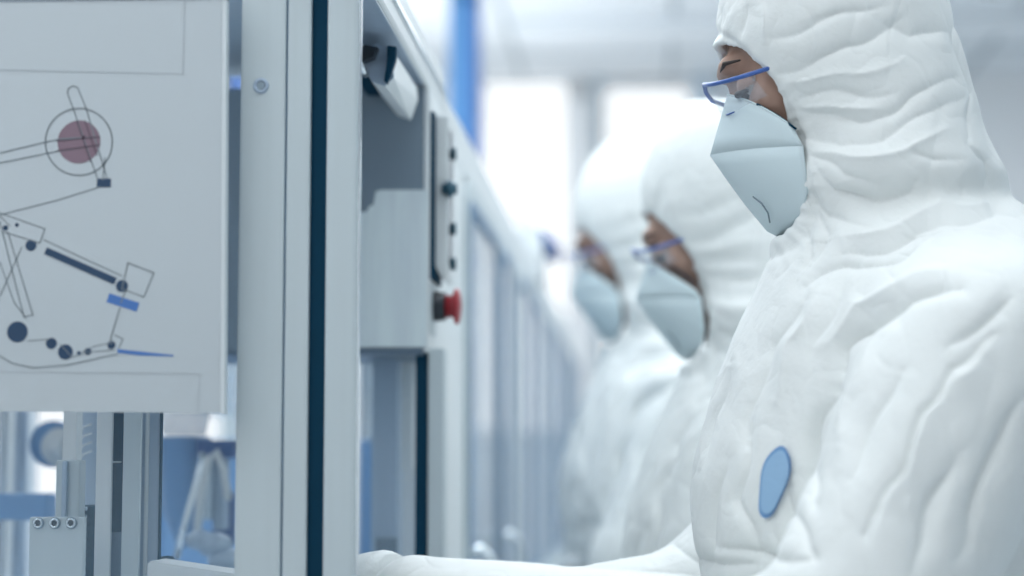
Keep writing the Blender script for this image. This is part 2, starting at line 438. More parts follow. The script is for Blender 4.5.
    gz = np.concatenate([np.arange(0.04, 0.96, 0.018), np.arange(0.96, 1.74, h)]).astype(np.float32)
    gx, gy, gz, P = grid(-0.26, 0.52, 1.36, 2.14, gz, None, h)
    D = sd_ell(P, (.174, YC, 1.598 + (.0 if hero else .012)), (.108, .104, .128 + (.0 if hero else .014)))
    D = smin(D, sd_ell(P, (.222, YC, 1.495), (.086, .108, .12)), .04)
    D = smin(D, sd_ell(P, (.224, YC, 1.458), (.106, .120, .046)), .03)                      # bagging neck of the hood
    D = smin(D, sd_cap(P, (.215, YC, 1.45), (.22, YC, 1.38), .095, .10), .02)
    D0 = D; D = sd_cap(P, (.235, YC, 1.36), (.24, YC, 1.30), .12, .13)
    D = smin(D, sd_cap(P, (.275, 1.60, 1.297), (.275, 1.88, 1.297), .082, .082), .035)
    D = smin(D, sd_ell(P, (.262, YC, 1.30), (.155, .20, .14)), .05)
    D = smin(D, sd_ell(P, (.225, YC, 1.17), (.185, .19, .22)), .05)
    D = smin(D, sd_ell(P, (.27, YC, .96), (.165, .19, .22)), .06)
    for sd in (-1, 1):
        D = smin(D, sd_cap(P, (.29, YC + sd * .09, .90), (.28, YC + sd * .11, .50), .115, .085), .05)
        D = smin(D, sd_cap(P, (.28, YC + sd * .11, .50), (.31, YC + sd * .12, .10), .085, .072), .03)
    D = smin(D, D0, .013)
    for a, b, c in ((shL, elL, wrL), (shR, elR, wrR)):
        arm_ = sd_cap(P, a, b, .092, .076)
        arm_ = smin(arm_, sd_cap(P, b, c, .072, .046), .025)
        D = smin(D, arm_, .022)
    # hood opening, cut along the curve of the side view
    oc = [hp(q[0] + (0 if hero else 7), q[1], 1.735 if i < 2 else (1.70 if i == 2 else 1.665)) for i, q in enumerate(OPEN)]
    # leaning curve -> signed test against polygon (2D)
    poly = np.array([(-.2, oc[0][1] + .012)] + oc + [(-.2, oc[-1][1])])
    X2, Z2 = np.meshgrid(gx, gz, indexing='ij')
    d2 = np.full(X2.shape, 1e9); ins = np.zeros(X2.shape, bool)
    n = len(poly)
    for i in range(n):
        a = poly[i]; b = poly[(i + 1) % n]
        ab = b - a; t = np.clip(((X2 - a[0]) * ab[0] + (Z2 - a[1]) * ab[1]) / (ab @ ab), 0, 1)
        d2 = np.minimum(d2, np.hypot(X2 - a[0] - ab[0] * t, Z2 - a[1] - ab[1] * t))
        cr = ((a[1] > Z2) != (b[1] > Z2))
        xi = a[0] + (Z2 - a[1]) / np.where(b[1] != a[1], b[1] - a[1], 1e-9) * (b[0] - a[0])
        ins ^= cr & (X2 < xi)
    sd2 = np.where(ins, -d2, d2).astype(np.float32)[:, None, :]
    # the edge sits a little further forward towards the middle of the face, and hollow behind the edge
    cavity = np.maximum(sd2 - np.clip((-D - .005) * 1.5, 0, .014), sd_ell(P, (.14, YC, 1.50), (.2, .2, .2)))
    D = np.maximum(D, -cavity)
    V, Q = surface_nets(D, gx, gy, gz); V = relax(V, Q, 4)
    if hero: V, Q = subdivide(V, Q); V = relax(V, Q, 4)
    N = normals(V, Q)
    # folds
    near = np.clip((-N[:, 1] + 0.35) / 0.6, 0, 1)
    disp = np.zeros(len(V))
    inv = 1 / 1092.
    V2 = np.stack([V[:, 0], V[:, 2]], 1)
    # compensate perspective: express vertex in the side view plane of the worker
    cam = np.array(CAM)
    sc = YC / V[:, 1]
    V2[:, 0] = V[:, 0] * sc; V2[:, 1] = cam[2] + (V[:, 2] - cam[2]) * sc
    jit = 0.004 * np.stack([np.sin(V2[:, 1] * 90 + seed) + .5 * np.sin(V2[:, 0] * 210), np.sin(V2[:, 0] * 80 + seed) + .5 * np.sin(V2[:, 1] * 190)], 1)
    Vj = V2 + jit * .6
    for pts, w, dep in FOLDS:
        q = np.array([hp(*p) for p in pts]); w_ = w * inv * .8; best = np.full(len(V), 1e9); tt = np.zeros(len(V)); Ls = 0
        seg = np.linalg.norm(np.diff(q, axis=0), axis=1); tot = seg.sum(); acc = 0
        for i in range(len(q) - 1):
            ab = q[i + 1] - q[i]; t = np.clip(((Vj - q[i]) @ ab) / (ab @ ab), 0, 1)
            d = np.linalg.norm(Vj - q[i] - ab * t[:, None], axis=1)
            m = d < best; best[m] = d[m]; tt[m] = (acc + seg[i] * t[m]) / tot; acc += seg[i]
        taper = np.sin(np.clip(tt, 0.04, .96) * PI) ** 0.5
        disp += dep * .001 * taper * np.exp(-(best / w_) ) * near * np.where(V[:, 2] > 1.40, 1.15, 1.45)
    # crumpled fabric: ridged waves in many directions
    far = 1 - near * 0.45
    cr = np.zeros(len(V))
    for i in range(9):
        k = rs.normal(size=3); k /= np.linalg.norm(k); fr = 20 * 1.28 ** i
        w1 = rs.normal(size=3) * 11; w2 = rs.normal(size=3) * 23
        ph = V @ k * fr + 1.6 * np.sin(V @ w1 + i) + 0.9 * np.sin(V @ w2 + 2 * i)
        env = np.clip(np.sin(V @ (rs.normal(size=3) * 9) + i) + .25, 0, 1)
        cr += (1 - np.abs(np.sin(ph)) ** 0.55 - .3) * env * (0.0026 / (1 + .30 * i))
    disp += cr * far
    # gathers along the elastic of the hood edge
    ocv = np.array(oc); dm = np.full(len(V), 1e9); ta = np.zeros(len(V)); acc = 0
    for i in range(len(ocv) - 1):
        ab = ocv[i + 1] - ocv[i]; t = np.clip(((V2 - ocv[i]) @ ab) / (ab @ ab), 0, 1)
        d = np.linalg.norm(V2 - ocv[i] - ab * t[:, None], axis=1); m = d < dm; dm[m] = d[m]
        ta[m] = acc + np.linalg.norm(ab) * t[m]; acc += np.linalg.norm(ab)
    disp += 0.0007 * np.sin(ta * 420 + 2 * np.sin(ta * 60)) * np.exp(-(dm / .022) ** 2)
    disp += 0.0018 * np.exp(-((dm - .003) / .004) ** 2) - 0.0022 * np.exp(-((dm - .013) / .004) ** 2)
    V = V + N * disp[:, None]
    suit_me = to_mesh('coverall', T(V), Q)
    bvh = BVHTree.FromPolygons([Vector(v) for v in T(V)], Q.tolist()) if hero else None
    suit = obj('coverall', suit_me, M['suit'], root, True)
    suit['label'] = 'white hooded disposable coverall'
    # cuffs
    for w, e in ((wrL, elL), (wrR, elR)):
        w = Vector(w); d = (w - Vector(e)).normalized()
        bm = bmesh.new(); lathe(bm, w + off + d * .03, d, [(0, .03), (0, .043), (.012, .0455), (.03, .041), (.045, .036), (.045, .02)], 24)
        obj('cuff', bm, M['hem'], suit, True)
    # zip flap seam down the chest is hidden by the arm; patch on the chest
    if hero:
        for nm, sc_, offn, mt in (('chest_patch', 1.0, .0016, M['patchrim']), ('patch_centre', .88, .0024, M['patch'])):
            bm = bmesh.new(); rings = []
            for i in range(0, 9):
                r = i / 8 * sc_; ring = []
                for k in range(36):
                    a = 2 * PI * k / 36
                    px = 773.5 + r * ((13.5 + 2 * math.sin(3 * a)) * math.cos(a) + 9.5 * math.sin(a)); py = 482 + r * (-37 * math.sin(a) + 4 * math.cos(a))
                    d = (at(px, py, 1.7) - CAM).normalized()
                    hit = bvh.ray_cast(CAM, d, 4)
                    p = hit[0] - d * offn * 2.5
                    ring.append(bm.verts.new(p))
                rings.append(ring)
            for i in range(8):
                for k in range(36):
                    if i == 0:
                        bm.faces.new((rings[0][0], rings[1][k], rings[1][(k + 1) % 36])); continue
                    bm.faces.new((rings[i][k], rings[i + 1][k], rings[i + 1][(k + 1) % 36], rings[i][(k + 1) % 36]))
            bmesh.ops.smooth_vert(bm, verts=bm.verts[:], factor=.5, use_axis_x=True, use_axis_y=True, use_axis_z=True)
            if nm == 'chest_patch':
                pt = obj(nm, bm, mt, suit, True); pt['label'] = 'blue oval patch on the chest'
            else: obj('patch_centre', bm, mt, suit, True)
    # --- gloves: palm and five fingers
    for w, e, sd in ((wrL, elL, -1), (wrR, elR, 1)):
        w = np.array(w); d = (w - np.array(e)); d /= np.linalg.norm(d)
        d = d * .9 + np.array((-.15, 0, -.15)); d /= np.linalg.norm(d)
        side = np.cross(d, (0, 0, 1)); side /= np.linalg.norm(side); up = np.cross(side, d)
        base = w + d * .045
        lo = base - .12; hi = base + .12; hi[0] = base[0] + .05; lo[0] = base[0] - .22
        gx, gy, gz, P = grid(lo[0], hi[0], lo[1], hi[1], lo[2], hi[2], .003)
        D = sd_cap(P, base, base + d * .04, .026, .028)
        L = lambda a, b, c: base + d * a + side * b + up * c
        D = smin(D, sd_ell(P, L(.065, 0, 0), (.045, .040, .016), d, up), .012)
        for b, ln, bend in ((-.030, .070, .5), (-.010, .080, .42), (.011, .076, .48), (.030, .060, .6)):
            p0 = L(.075, b * .8, 0); p1 = L(.075 + ln * .5, b * 1.1, -.006 * bend * 2); p2 = L(.075 + ln * .85, b * 1.15, -.022 * bend * 2); p3 = L(.075 + ln * .98, b * 1.15, -.045 * bend * 2)
            fd = np.minimum(np.minimum(sd_cap(P, p0, p1, .0098, .0092), sd_cap(P, p1, p2, .0092, .0085)), sd_cap(P, p2, p3, .0085, .0075))
            D = smin(D, fd, .004)
        t0, t1, t2, t3 = L(.03, sd * .025, -.004), L(.055, sd * .050, -.014), L(.085, sd * .052, -.026), L(.108, sd * .042, -.034)
        fd = smin(smin(sd_cap(P, t0, t1, .014, .0115), sd_cap(P, t1, t2, .0115, .010), .004), sd_cap(P, t2, t3, .010, .0085), .004)
        D = smin(D, fd, .007)
        V, Q = surface_nets(D, gx, gy, gz); V = relax(V, Q, 2)
        obj('glove', to_mesh('glove', T(V), Q), M['glove'], root, True)
    # --- boots
    for sd in (-1, 1):
        gx, gy, gz, P = grid(.08, .46, YC + sd * .12 - .09, YC + sd * .12 + .09, -.002, .22, .008)
        D = sd_cap(P, (.32, YC + sd * .12, .2), (.325, YC + sd * .12, .06), .055, .05)
        D = smin(D, sd_ell(P, (.25, YC + sd * .12, .045), (.14, .052, .05)), .03)
        D = np.maximum(D, .004 - P[2] + 0 * D)
        V, Q = surface_nets(D, gx, gy, gz); V[:, 2] -= off.z; V = relax(V, Q, 2)
        obj('boot', to_mesh('boot', T(V), Q), M['boot'], root, True)
    # --- folded respirator: middle line, edge line, ridge between the panels
    O = np.array(off)
    def m3(px, py, s):                       # side view point brought to half-width s
        p = hp(px, py, YC - s); return np.array((p[0], YC - s, p[1]))
    rows = [  # (middle point, mid-panel point, edge point)
        ((728, 95), (759, 106), (794, 128), .010, .056, .074),
        ((721, 120), (757, 121), (799, 139), .005, .055, .076),
        ((711, 155), (752, 149), (803, 146), .001, .050, .076),
        ((727, 177), (762, 175), (806, 170), .004, .051, .076),
        ((746, 203), (776, 199), (808, 192), .004, .045, .072),
        ((768, 230), (786, 222), (803, 212), .003, .034, .060),
        ((780, 236), (786, 232), (792, 227), .003, .016, .030)]
    if not hero:
        rows[0] = ((727, 104), (760, 117), (797, 138), .008, .056, .075); rows[1] = ((719, 128), (757, 131), (800, 143), .004, .056, .077)
    g = []
    NS = 8
    for mid, mp, ed, s0, s1, s2 in rows:
        a, b, c = m3(*mid, s0), m3(*mp, s1), m3(*ed, s2)
        half = []
        for k in range(NS + 1):
            t = k / NS
            p = a * (2 * (t - .5) * (t - 1)) + b * (-4 * t * (t - 1)) + c * (2 * t * (t - .5))
            half.append(p)
        far_ = [np.array((p[0], 2 * YC - p[1], p[2])) for p in half[::-1]]
        g.append(half[::-1] + far_[::-1][1:] if s0 < 1e-6 else half[::-1] + far_[::-1])
    def panel(rws, name, par):
        bm = bmesh.new()
        vs = [[bm.verts.new(Vector(p + O)) for p in r] for r in rws]
        for i in range(len(vs) - 1):
            for k in range(len(vs[0]) - 1):
                bm.faces.new((vs[i][k], vs[i][k + 1], vs[i + 1][k + 1], vs[i + 1][k]))
        bmesh.ops.subdivide_edges(bm, edges=bm.edges[:], cuts=1, use_grid_fill=True, smooth=.2)
        o = obj(name, bm, M['mask'], par, True)
        so = o.modifiers.new('s', 'SOLIDIFY'); so.thickness = .0016; so.offset = 0
        return o
    mk = panel(g[:3], 'respirator_mask', root); mk['label'] = 'pale blue folded respirator'
    panel(g[2:], 'lower_panel', mk)
    for i, wd in ((0, .0012), (2, .0009)):
        bm = bmesh.new(); tube(bm, [Vector(p + O) for p in g[i]], wd, 6)
        obj('mask_seam', bm, M['mask'], mk, True)
    bm = bmesh.new()
    pts = [m3(*q, s) for q, s in (((756, 197), .030), ((765, 204), .033), ((771, 213), .030), ((773, 223), .022))]
    tube(bm, [Vector(p + O + np.array((-.003, -.003, 0))) for p in pts], .0008, 6); obj('mask_seam', bm, M['bolt'], mk, True)
    # strap over the cheek (dark line above the mask)
    bm = bmesh.new()
    tube(bm, [Vector(m3(*q, s) + O) for q, s in (((757, 104), .055), ((768, 110), .061), ((780, 117), .068), ((796, 129), .077))], .0012, 6)
    obj('mask_strap', bm, M['seal'], mk, True)
    # --- safety glasses
    gl = []
    Hh = lambda a, s, b: Vector(H(a, s, b) + O)
    path = [(.050, -.076), (.078, -.070), (.096, -.058), (.107, -.040), (.112, -.018), (.113, 0)]
    full = path + [(a, -s) for a, s in path[-2::-1]]
    top = lambda s: .015 - .019 * abs(s) / .078
    low = lambda s: top(s) - .020 - .012 * min(1, (1 - abs(s) / .08) * 1.6)
    bm = bmesh.new()
    tube(bm, [Hh(a, s, top(s)) for a, s in full], .0021, 8)
    gf = obj('safety_glasses', bm, M['bluefr'], root, True); gf['label'] = 'clear safety glasses with blue frame'
    for sd in (-1, 1):
        bm = bmesh.new(); tube(bm, [Hh(.050, sd * .076, top(.076)), Hh(.02, sd * .081, -.004), Hh(-.02, sd * .080, -.006)], [.0024, .003, .0025], 8)
        obj('temple_arm', bm, M['bluefr'], gf, True)
    bm = bmesh.new(); r0 = []; r1 = []
    lens = full[1:-1]
    for a, s in lens:
        r0.append(bm.verts.new(Hh(a, s, top(s))))
        r1.append(bm.verts.new(Hh(a - .008, s * .93, low(s))))
    for i in range(len(r0) - 1): bm.faces.new((r0[i], r0[i + 1], r1[i + 1], r1[i]))
    bmesh.ops.subdivide_edges(bm, edges=bm.edges[:], cuts=2, use_grid_fill=True, smooth=.3)
    lo_ = obj('lens', bm, M['lens'], gf, True)
    so = lo_.modifiers.new('s', 'SOLIDIFY'); so.thickness = .0018
    bm = bmesh.new(); tube(bm, [Hh(a - .008, s * .93, low(s)) for a, s in lens[2:-2]], .0007, 6)
    obj('lens_rim', bm, M['bluefr'], gf, True)
    return root

make_person('nearest person in white hooded coverall, blue oval patch on chest', (0, 0, 0), 3, True, 18)
make_person('middle person in white hooded coverall, right behind the nearest worker', (-.072, .61, -.078), 8, False, 20)
make_person('farthest person in white hooded coverall, leftmost of the three workers', (-.178, 1.26, -.012), 15, False, 18)

# ------------------------------------------------------------------ near machine
Y1 = 1.58
X = lambda px: AX(px, Y1)
mach = thing('packaging_machine', 'nearest machine with thick aluminium posts and open bay, beside the diagram sheet', 'machine', (-.62, 2.0, 0), 'row of enclosed machines')
ZT = 2.05
def post(name, p0, p1, y0, y1, m=M['alu'], z0=0.12, z1=ZT, bev=.002, Yr=Y1):
    return obj(name, box(AX(p0, Yr), AX(p1, Yr), y0, y1, z0, z1, bev), m, mach)
post('door_profile', 237.5, 283, Y1, Y1 + .04)
post('door_profile', 284.5, 308.5, Y1 + .001, Y1 + .04)
post('profile_groove', 282.5, 285, Y1 + .004, Y1 + .036, M['blueline'], bev=0)
post('door_seal', 308, 326.5, Y1 + .006, Y1 + .036, M['seal'], bev=0)
post('corner_post', 325.5, 356.5, Y1 - .004, Y1 + .010, bev=.003)
post('post_highlight', 355.5, 359, Y1 + .002, Y1 + .008, M['chrome'], bev=.001)  # highlight along the post edge, put in as a bright strip
p = at(261, 86, Y1)
bm = bmesh.new(); lathe(bm, (p.x, Y1 + .001, p.z), (0, -1, 0), [(0, .0068), (.002, .0068), (.003, .006), (.003, .004), (.0012, .0035), (.0012, 0)], 24)
b = obj('bolt', bm, M['alu2'], mach, True)
bm = bmesh.new(); lathe(bm, (p.x, Y1 - .0006, p.z), (0, -1, 0), [(0, .0036), (.0007, .0036), (.0007, 0)], 6); obj('hex_socket', bm, M['bolt'], b)
# glass of the near end, left of the door profile
obj('glass_pane', box(-1.25, X(238), Y1 + .018, Y1 + .024, .98, ZT - .02), M['glass'], mach)
obj('frame_post', box(-1.31, -1.25, Y1, Y1 + .05, .12, ZT, .003), M['alu'], mach)
obj('frame_rail', box(-1.31, X(359), Y1, Y1 + .05, ZT, ZT + .06, .003), M['alu'], mach)
obj('frame_rail', box(-1.25, X(240), Y1, Y1 + .05, .92, .98, .003), M['alu'], mach)
obj('base_cabinet', box(-1.31, -.26, Y1 + .02, 2.28, .10, .93, .004), M['white'], mach)
obj('machine_bed', box(-1.28, -.255, Y1 + .055, 2.28, .93, .955, .002), M['steel'], mach)
for x_, y_ in ((-1.2, 1.68), (-.34, 1.68), (-1.2, 2.24), (-.34, 2.24)):
    bm = bmesh.new(); lathe(bm, (x_, y_, 0), (0, 0, 1), [(0, .035), (.012, .035), (.02, .012), (.105, .012)], 16); obj('foot', bm, M['bolt'], mach)
# top rail along the front, from the corner post to the cabinet, seen from below
YB = 2.10
zr = AZ(85, YB, 427)
x_in = AX(427, YB)
bm = bmesh.new(); prism(bm, [(x_in - .05, zr + .004), (x_in - .003, zr), (x_in, zr + .004), (x_in, zr + .050), (x_in - .006, zr + .057), (x_in - .05, zr + .057)], 'y', Y1 - .02, 2.29, .001)
obj('top_rail', bm, M['white'], mach)
bm = bmesh.new(); bx(bm, x_in - .001, x_in + .003, Y1 - .02, 2.29, zr + .022, zr + .027, .0008); obj('rail_trim', bm, M['chrome'], mach)
bm = bmesh.new(); bx(bm, x_in - .052, x_in - .004, Y1 + .04, YB - .005, zr - .001, zr + .003); obj('rail_underside', bm, M['alu2'], mach)
bm = bmesh.new(); bx(bm, x_in - .068, x_in - .05, Y1 + .04, YB - .005, zr - .012, zr + .05); obj('rail_channel', bm, M['seal'], mach)
obj('roof_panel', box(-1.28, x_in - .068, Y1 + .04, 2.28, zr + .05, zr + .056), M['alu2'], mach)
# bay lamp: angular bright fixture below the rail
def prof_at(pts, Y): return [(AX(a, Y, b_), AZ(b_, Y, a)) for a, b_ in pts]
bm = bmesh.new()
na = prof_at([(356, 57), (376, 44), (393, 50), (394, 78), (385, 86), (372, 82)], 1.86)
fa_ = prof_at([(382, 96), (400, 84), (417, 88), (418, 100), (411, 120), (398, 116)], 2.06)
A = [bm.verts.new((x, 1.86, z)) for x, z in na]; B = [bm.verts.new((x, 2.06, z)) for x, z in fa_]
bm.faces.new(B[::-1])
for i in range(6): bm.faces.new((A[i], A[(i + 1) % 6], B[(i + 1) % 6], B[i]))
lampf = obj('bay_lamp', bm, M['white'], mach)
bm = bmesh.new(); bm.faces.new([bm.verts.new((x, 1.8605, z)) for x, z in na]); 
r = bmesh.ops.extrude_face_region(bm, geom=bm.faces[:]); bmesh.ops.translate(bm, verts=[v for v in r['geom'] if isinstance(v, bmesh.types.BMVert)], vec=(0, -.003, 0))
obj('end_cap', bm, M['alu2'], lampf)
bm = bmesh.new(); q = prof_at([(388, 47), (397, 48), (396, 60), (391, 76), (387, 84), (385, 82), (388, 60)], 1.855)
prism(bm, q, 'y', 1.848, 1.86); obj('end_bracket', bm, M['seal'], lampf)
bm = bmesh.new(); q = prof_at([(356, 50), (366, 46), (378, 48), (374, 58), (364, 62), (356, 60)], 1.84); prism(bm, q, 'y', 1.835, 1.85); obj('end_bracket', bm, M['black'], lampf)
bm = bmesh.new(); tube(bm, [at(357, 62, 1.83), at(363, 70, 1.84), at(366, 74, 1.86)], .004, 10); obj('lamp_clip', bm, M['chrome'], lampf, True)

# ---- guides and blocks inside, seen below the sheet
def ibox(name, p0, p1, y0, y1, Y, dep, m, bev=.0015, parent=mach):
    a, b_ = AX(p0, Y, (y0 + y1) / 2), AX(p1, Y, (y0 + y1) / 2)
    return obj(name, box(a, b_, Y, Y + dep, AZ(y1, Y, p0), AZ(y0, Y, p0), bev), m, parent)
ibox('bracket_block', 28, 83, 517, 640, 1.66, .008, M['alu'])
blk = [o for o in bpy.data.objects if o.name.startswith('bracket_block')][0]
for px in (38.5, 55, 71.5):
    p = at(px, 523, 1.66)
    bm = bmesh.new(); lathe(bm, (p.x, 1.661, p.z), (0, -1, 0), [(0, .0052), (.0025, .0052), (.0035, .0045), (.0035, .0032), (.001, .003), (.001, 0)], 20)
    bo = obj('bolt', bm, M['bolt'], blk, True)
    bm = bmesh.new(); lathe(bm, (p.x, 1.6605, p.z), (0, -1, 0), [(0, .0042), (.0038, .0042), (.0038, .0030), (.0012, .0028), (.0012, 0)], 20); obj('bolt', bm, M['chrome'], blk, True)
    bm = bmesh.new(); lathe(bm, (p.x, 1.6592, p.z), (0, -1, 0), [(0, .0022), (.0008, .0022), (.0008, 0)], 6); obj('bolt', bm, M['black'], blk)
ibox('slide_block', 55, 79, 460, 560, 1.74, .02, M['alu'])
ibox('slide_block', 61, 66, 461, 540, 1.735, .006, M['alu2'])
ibox('guide_rod', 63, 77, 380, 462, 1.80, .02, M['white'])
ibox('guide_rod', 77, 95, 380, 700, 1.86, .02, M['alu2'])
ibox('guide_post', 94, 110, 380, 700, 1.72, .006, M['white'])
ibox('guide_post', 121, 139, 380, 700, 1.72, .006, M['alu'])
ibox('guide_slot', 105, 126, 380, 532, 1.735, .01, M['seal'])
ibox('guide_slot', 105, 126, 532, 700, 1.735, .01, M['darksteel'])
ibox('slot_mark', 110, 121, 461, 463, 1.733, .003, M['alu'])
ibox('inner_profile', 139.5, 158, 380, 700, 1.74, .006, M['alu2'])
ibox('inner_profile', 143, 147, 380, 700, 1.737, .004, M['white'])
ibox('profile_edge', 157.5, 160, 380, 700, 1.735, .006, M['seal'])
bm = bmesh.new()
for k in range(4):
    y_ = 418 + k * 9
    tube(bm, [at(79, y_ + 14, 1.845), at(84, y_ + 9, 1.843), at(92, y_ + 6, 1.845)], .0011, 6)
obj('cable_loops', bm, M['white'], mach, True)
# dark terminal strip behind the slide block
ibox('terminal_strip', 80, 97, 505, 700, 1.78, .03, M['teal'])
bm = bmesh.new()
for k in range(9): bx(bm, AX(84, 1.77), AX(92, 1.77), 1.768, 1.782, AZ(575 - k * 8, 1.77), AZ(571 - k * 8, 1.77), .0005)
obj('terminal_screws', bm, M['steel'], mach)
# blue hopper (tapered translucent body) and neck, further inside
bm = bmesh.new()
p = at(184, 450, 2.25)
zz = lambda py: AZ(py, 2.25, 184)
lathe(bm, (p.x, 2.25, 0), (0, 0, 1), [(zz(548), .004), (zz(540), .010), (zz(527), .016), (zz(505), .026), (zz(445), .030), (zz(441), .032), (zz(437), .032), (zz(437), .01)], 28)
obj('hopper', bm, M['bluepl'], mach, True)
bm = bmesh.new(); lathe(bm, (p.x, 2.25, 0), (0, 0, 1), [(zz(436), .026), (zz(418), .03), (zz(395), .03)], 24); obj('hopper_lid', bm, M['glassblue'], mach, True)
# jointed feeding arm to the right of the hopper
ibox('arm_housing', 196, 234, 440, 458, 2.2, .06, M['bluedark'])
ibox('arm_link', 202, 210, 455, 520, 2.2, .03, M['chrome'])
ibox('arm_link', 214, 224, 455, 530, 2.22, .03, M['alu2'])
ibox('arm_link', 212, 232, 492, 545, 2.26, .03, M['bluedark'])
bm = bmesh.new()
tube(bm, [at(196, 545, 2.18), at(200, 500, 2.18), at(208, 460, 2.18), at(216, 452, 2.18), at(224, 470, 2.18), at(228, 500, 2.18)], .005, 8)
obj('air_hose', bm, M['white'], mach, True)
bm = bmesh.new()
tube(bm, [at(176, 560, 2.15), at(186, 520, 2.15), at(197, 480, 2.15), at(203, 452, 2.15)], .004, 8)
obj('air_hose', bm, M['chrome'], mach, True)
for px, py, r_ in ((215, 545, .02), (200, 540, .016), (225, 560, .02)):
    bm = bmesh.new(); p = at(px, py, 2.12); bmesh.ops.create_uvsphere(bm, u_segments=16, v_segments=10, radius=r_, matrix=Matrix.Translation(p) @ Matrix.Diagonal((1, 1, .7, 1))); obj('valve_knob', bm, M['alu2'], mach, True)
# white tray and dark knob beside the gloves
bm = bmesh.new(); prism(bm, [(AX(147, 1.68, 565), AZ(561, 1.68, 150)), (AX(236, 1.68, 565), AZ(574, 1.68, 236)), (AX(236, 1.68, 565), AZ(600, 1.68, 236)), (AX(147, 1.68, 565), AZ(600, 1.68, 150))], 'y', 1.68, 1.74, .002)
obj('tray', bm, M['white'], mach)
bm = bmesh.new(); p = at(167, 562, 1.77); lathe(bm, (p.x, 1.77, p.z - .01), (0, 0, 1), [(0, .009), (.008, .009), (.015, .006), (.016, 0)], 20); obj('knob', bm, M['seal'], mach, True)
# horizontal blue actuator and round reel at far left
bm = bmesh.new(); bx(bm, AX(-90, 2.15), AX(54, 2.15), 2.14, 2.18, AZ(520, 2.15, 0), AZ(493, 2.15, 0), .004); obj('actuator', bm, M['bluepl'], mach)
bm = bmesh.new(); p = at(52, 447, 2.2); lathe(bm, (p.x + .006, 2.22, p.z), (0, -1, 0), [(0, .022), (.01, .023), (.012, .017), (.02, .017), (.022, .010), (.03, .010)], 32); obj('reel', bm, M['white'], mach, True)
bm = bmesh.new(); lathe(bm, (p.x - .012, 2.25, p.z + .004), (0, -1, 0), [(0, .028), (.012, .028)], 32); obj('reel', bm, M['bluepl'], mach, True)
ibox('guide_rod', 12, 20, 380, 700, 2.23, .02, M['alu2'])
ibox('guide_rod', -12, 0, 380, 700, 2.2, .02, M['white'])
# rear corner of the machine below the control cabinet
ibox('rear_post', 427, 443, 348, 900, YB + .01, .04, M['alu'], .002)
ibox('door_seal', 414.5, 425.5, 350, 900, YB + .012, .02, M['seal'], 0)
obj('glass_pane', box(AX(330, YB), AX(416, YB), YB + .02, YB + .025, .955, AZ(350, YB)), M['glass'], mach)
ibox('inner_column', 371, 397, 352, 700, 2.22, .04, M['alu2'])
ibox('socket_box', 376, 397, 538, 556, 2.214, .006, M['bolt'])
ibox('inner_column', 398, 413, 352, 470, 2.25, .02, M['white'])

# ------------------------------------------------------------------ diagram sheet
YD = 1.545
sheet = thing('diagram_sheet', 'white sheet printed with a line drawing of rollers, fixed on the near glass', 'sign', (at(110, 205, YD).x, YD, at(110, 413, YD).z))
def D2(px, py): q = at(px, py, YD); return (q.x, q.z)
bm = bmesh.new(); q = [D2(-60, 2), D2(222, -1), D2(220, 413), D2(-60, 411)]
prism(bm, q, 'y', YD, YD + .004); obj('panel', bm, M['paper'], sheet)
bm = bmesh.new(); q = [D2(222, -4), D2(226, -4), D2(224, 414), D2(220, 414)]
prism(bm, q, 'y', YD + .0006, YD + .012); obj('panel_edge', bm, M['paperedge'], sheet)
bm = bmesh.new(); q = [D2(-60, -6), D2(226, -9), D2(226, -1), D2(-60, 2)]
prism(bm, q, 'y', YD - .001, YD + .012); obj('clamp_strip', bm, M['bolt'], sheet)
def line(bm, pts, w=1.0, lift=.0004, closed=False):
    pts = [Vector((*D2(*p),)) if True else 0 for p in pts]
    if closed: pts = pts + [pts[0]]
    w = w / 1230 / 2
    for a, b in zip(pts[:-1], pts[1:]):
        d = (b - a); 
        if d.length < 1e-7: continue
        d.normalize(); n = Vector((-d.y, d.x)) * w; e = d * w * .6
        bm.faces.new([bm.verts.new((q.x, YD - lift, q.y)) for q in (a - e + n, b + e + n, b + e - n, a - e - n)])
def disc(bm, c, r, lift=.0003, n=40):
    c = Vector(D2(*c)); r /= 1230
    bm.faces.new([bm.verts.new((c.x + r * math.cos(2 * PI * k / n), YD - lift, c.y + r * math.sin(2 * PI * k / n))) for k in range(n)])
def circ(c, r, n=48): return [(c[0] + r * math.cos(2 * PI * k / n), c[1] + r * math.sin(2 * PI * k / n)) for k in range(n)]
bm = bmesh.new()
line(bm, circ((79, 142), 33.5), 1.3, closed=True)
line(bm, [(74.5, 112), (67.5, 93), (68.5, 88.5), (73, 86), (78, 88), (86, 108)], 1.2)
line(bm, [(74.5, 112), (98, 180)], 1.2); line(bm, [(86, 108), (107, 178)], 1.2)
line(bm, [(0, 153), (60, 139), (100, 137)], 1.3); line(bm, [(0, 163), (60, 151), (100, 145)], 1.3)
line(bm, [(100, 187), (55, 201), (0, 215)], 1.1)
line(bm, [(105, 158), (103, 180)], 1.2)
line(bm, [(0, 213), (45, 229), (40, 243), (3, 232)], 1.1); line(bm, [(0, 216), (10, 226)], 1)
line(bm, [(44, 240), (122, 276)], 1.1)
line(bm, [(128, 263), (154, 273), (144, 297), (122, 289)], 1.2, closed=True)
line(bm, [(0, 222), (24, 317), (33, 315), (8, 232)], 1.1); line(bm, [(22, 247), (0, 296)], 1.1); line(bm, [(0, 262), (14, 302), (26, 318)], 1.0)
line(bm, [(28, 341), (50, 339)], .9); line(bm, [(0, 356), (12, 363), (33, 368), (68, 365), (118, 354)], 1.2)
line(bm, [(120, 308), (111, 338), (112, 344)], 1.3); line(bm, [(126, 290), (121, 303)], 1.3)
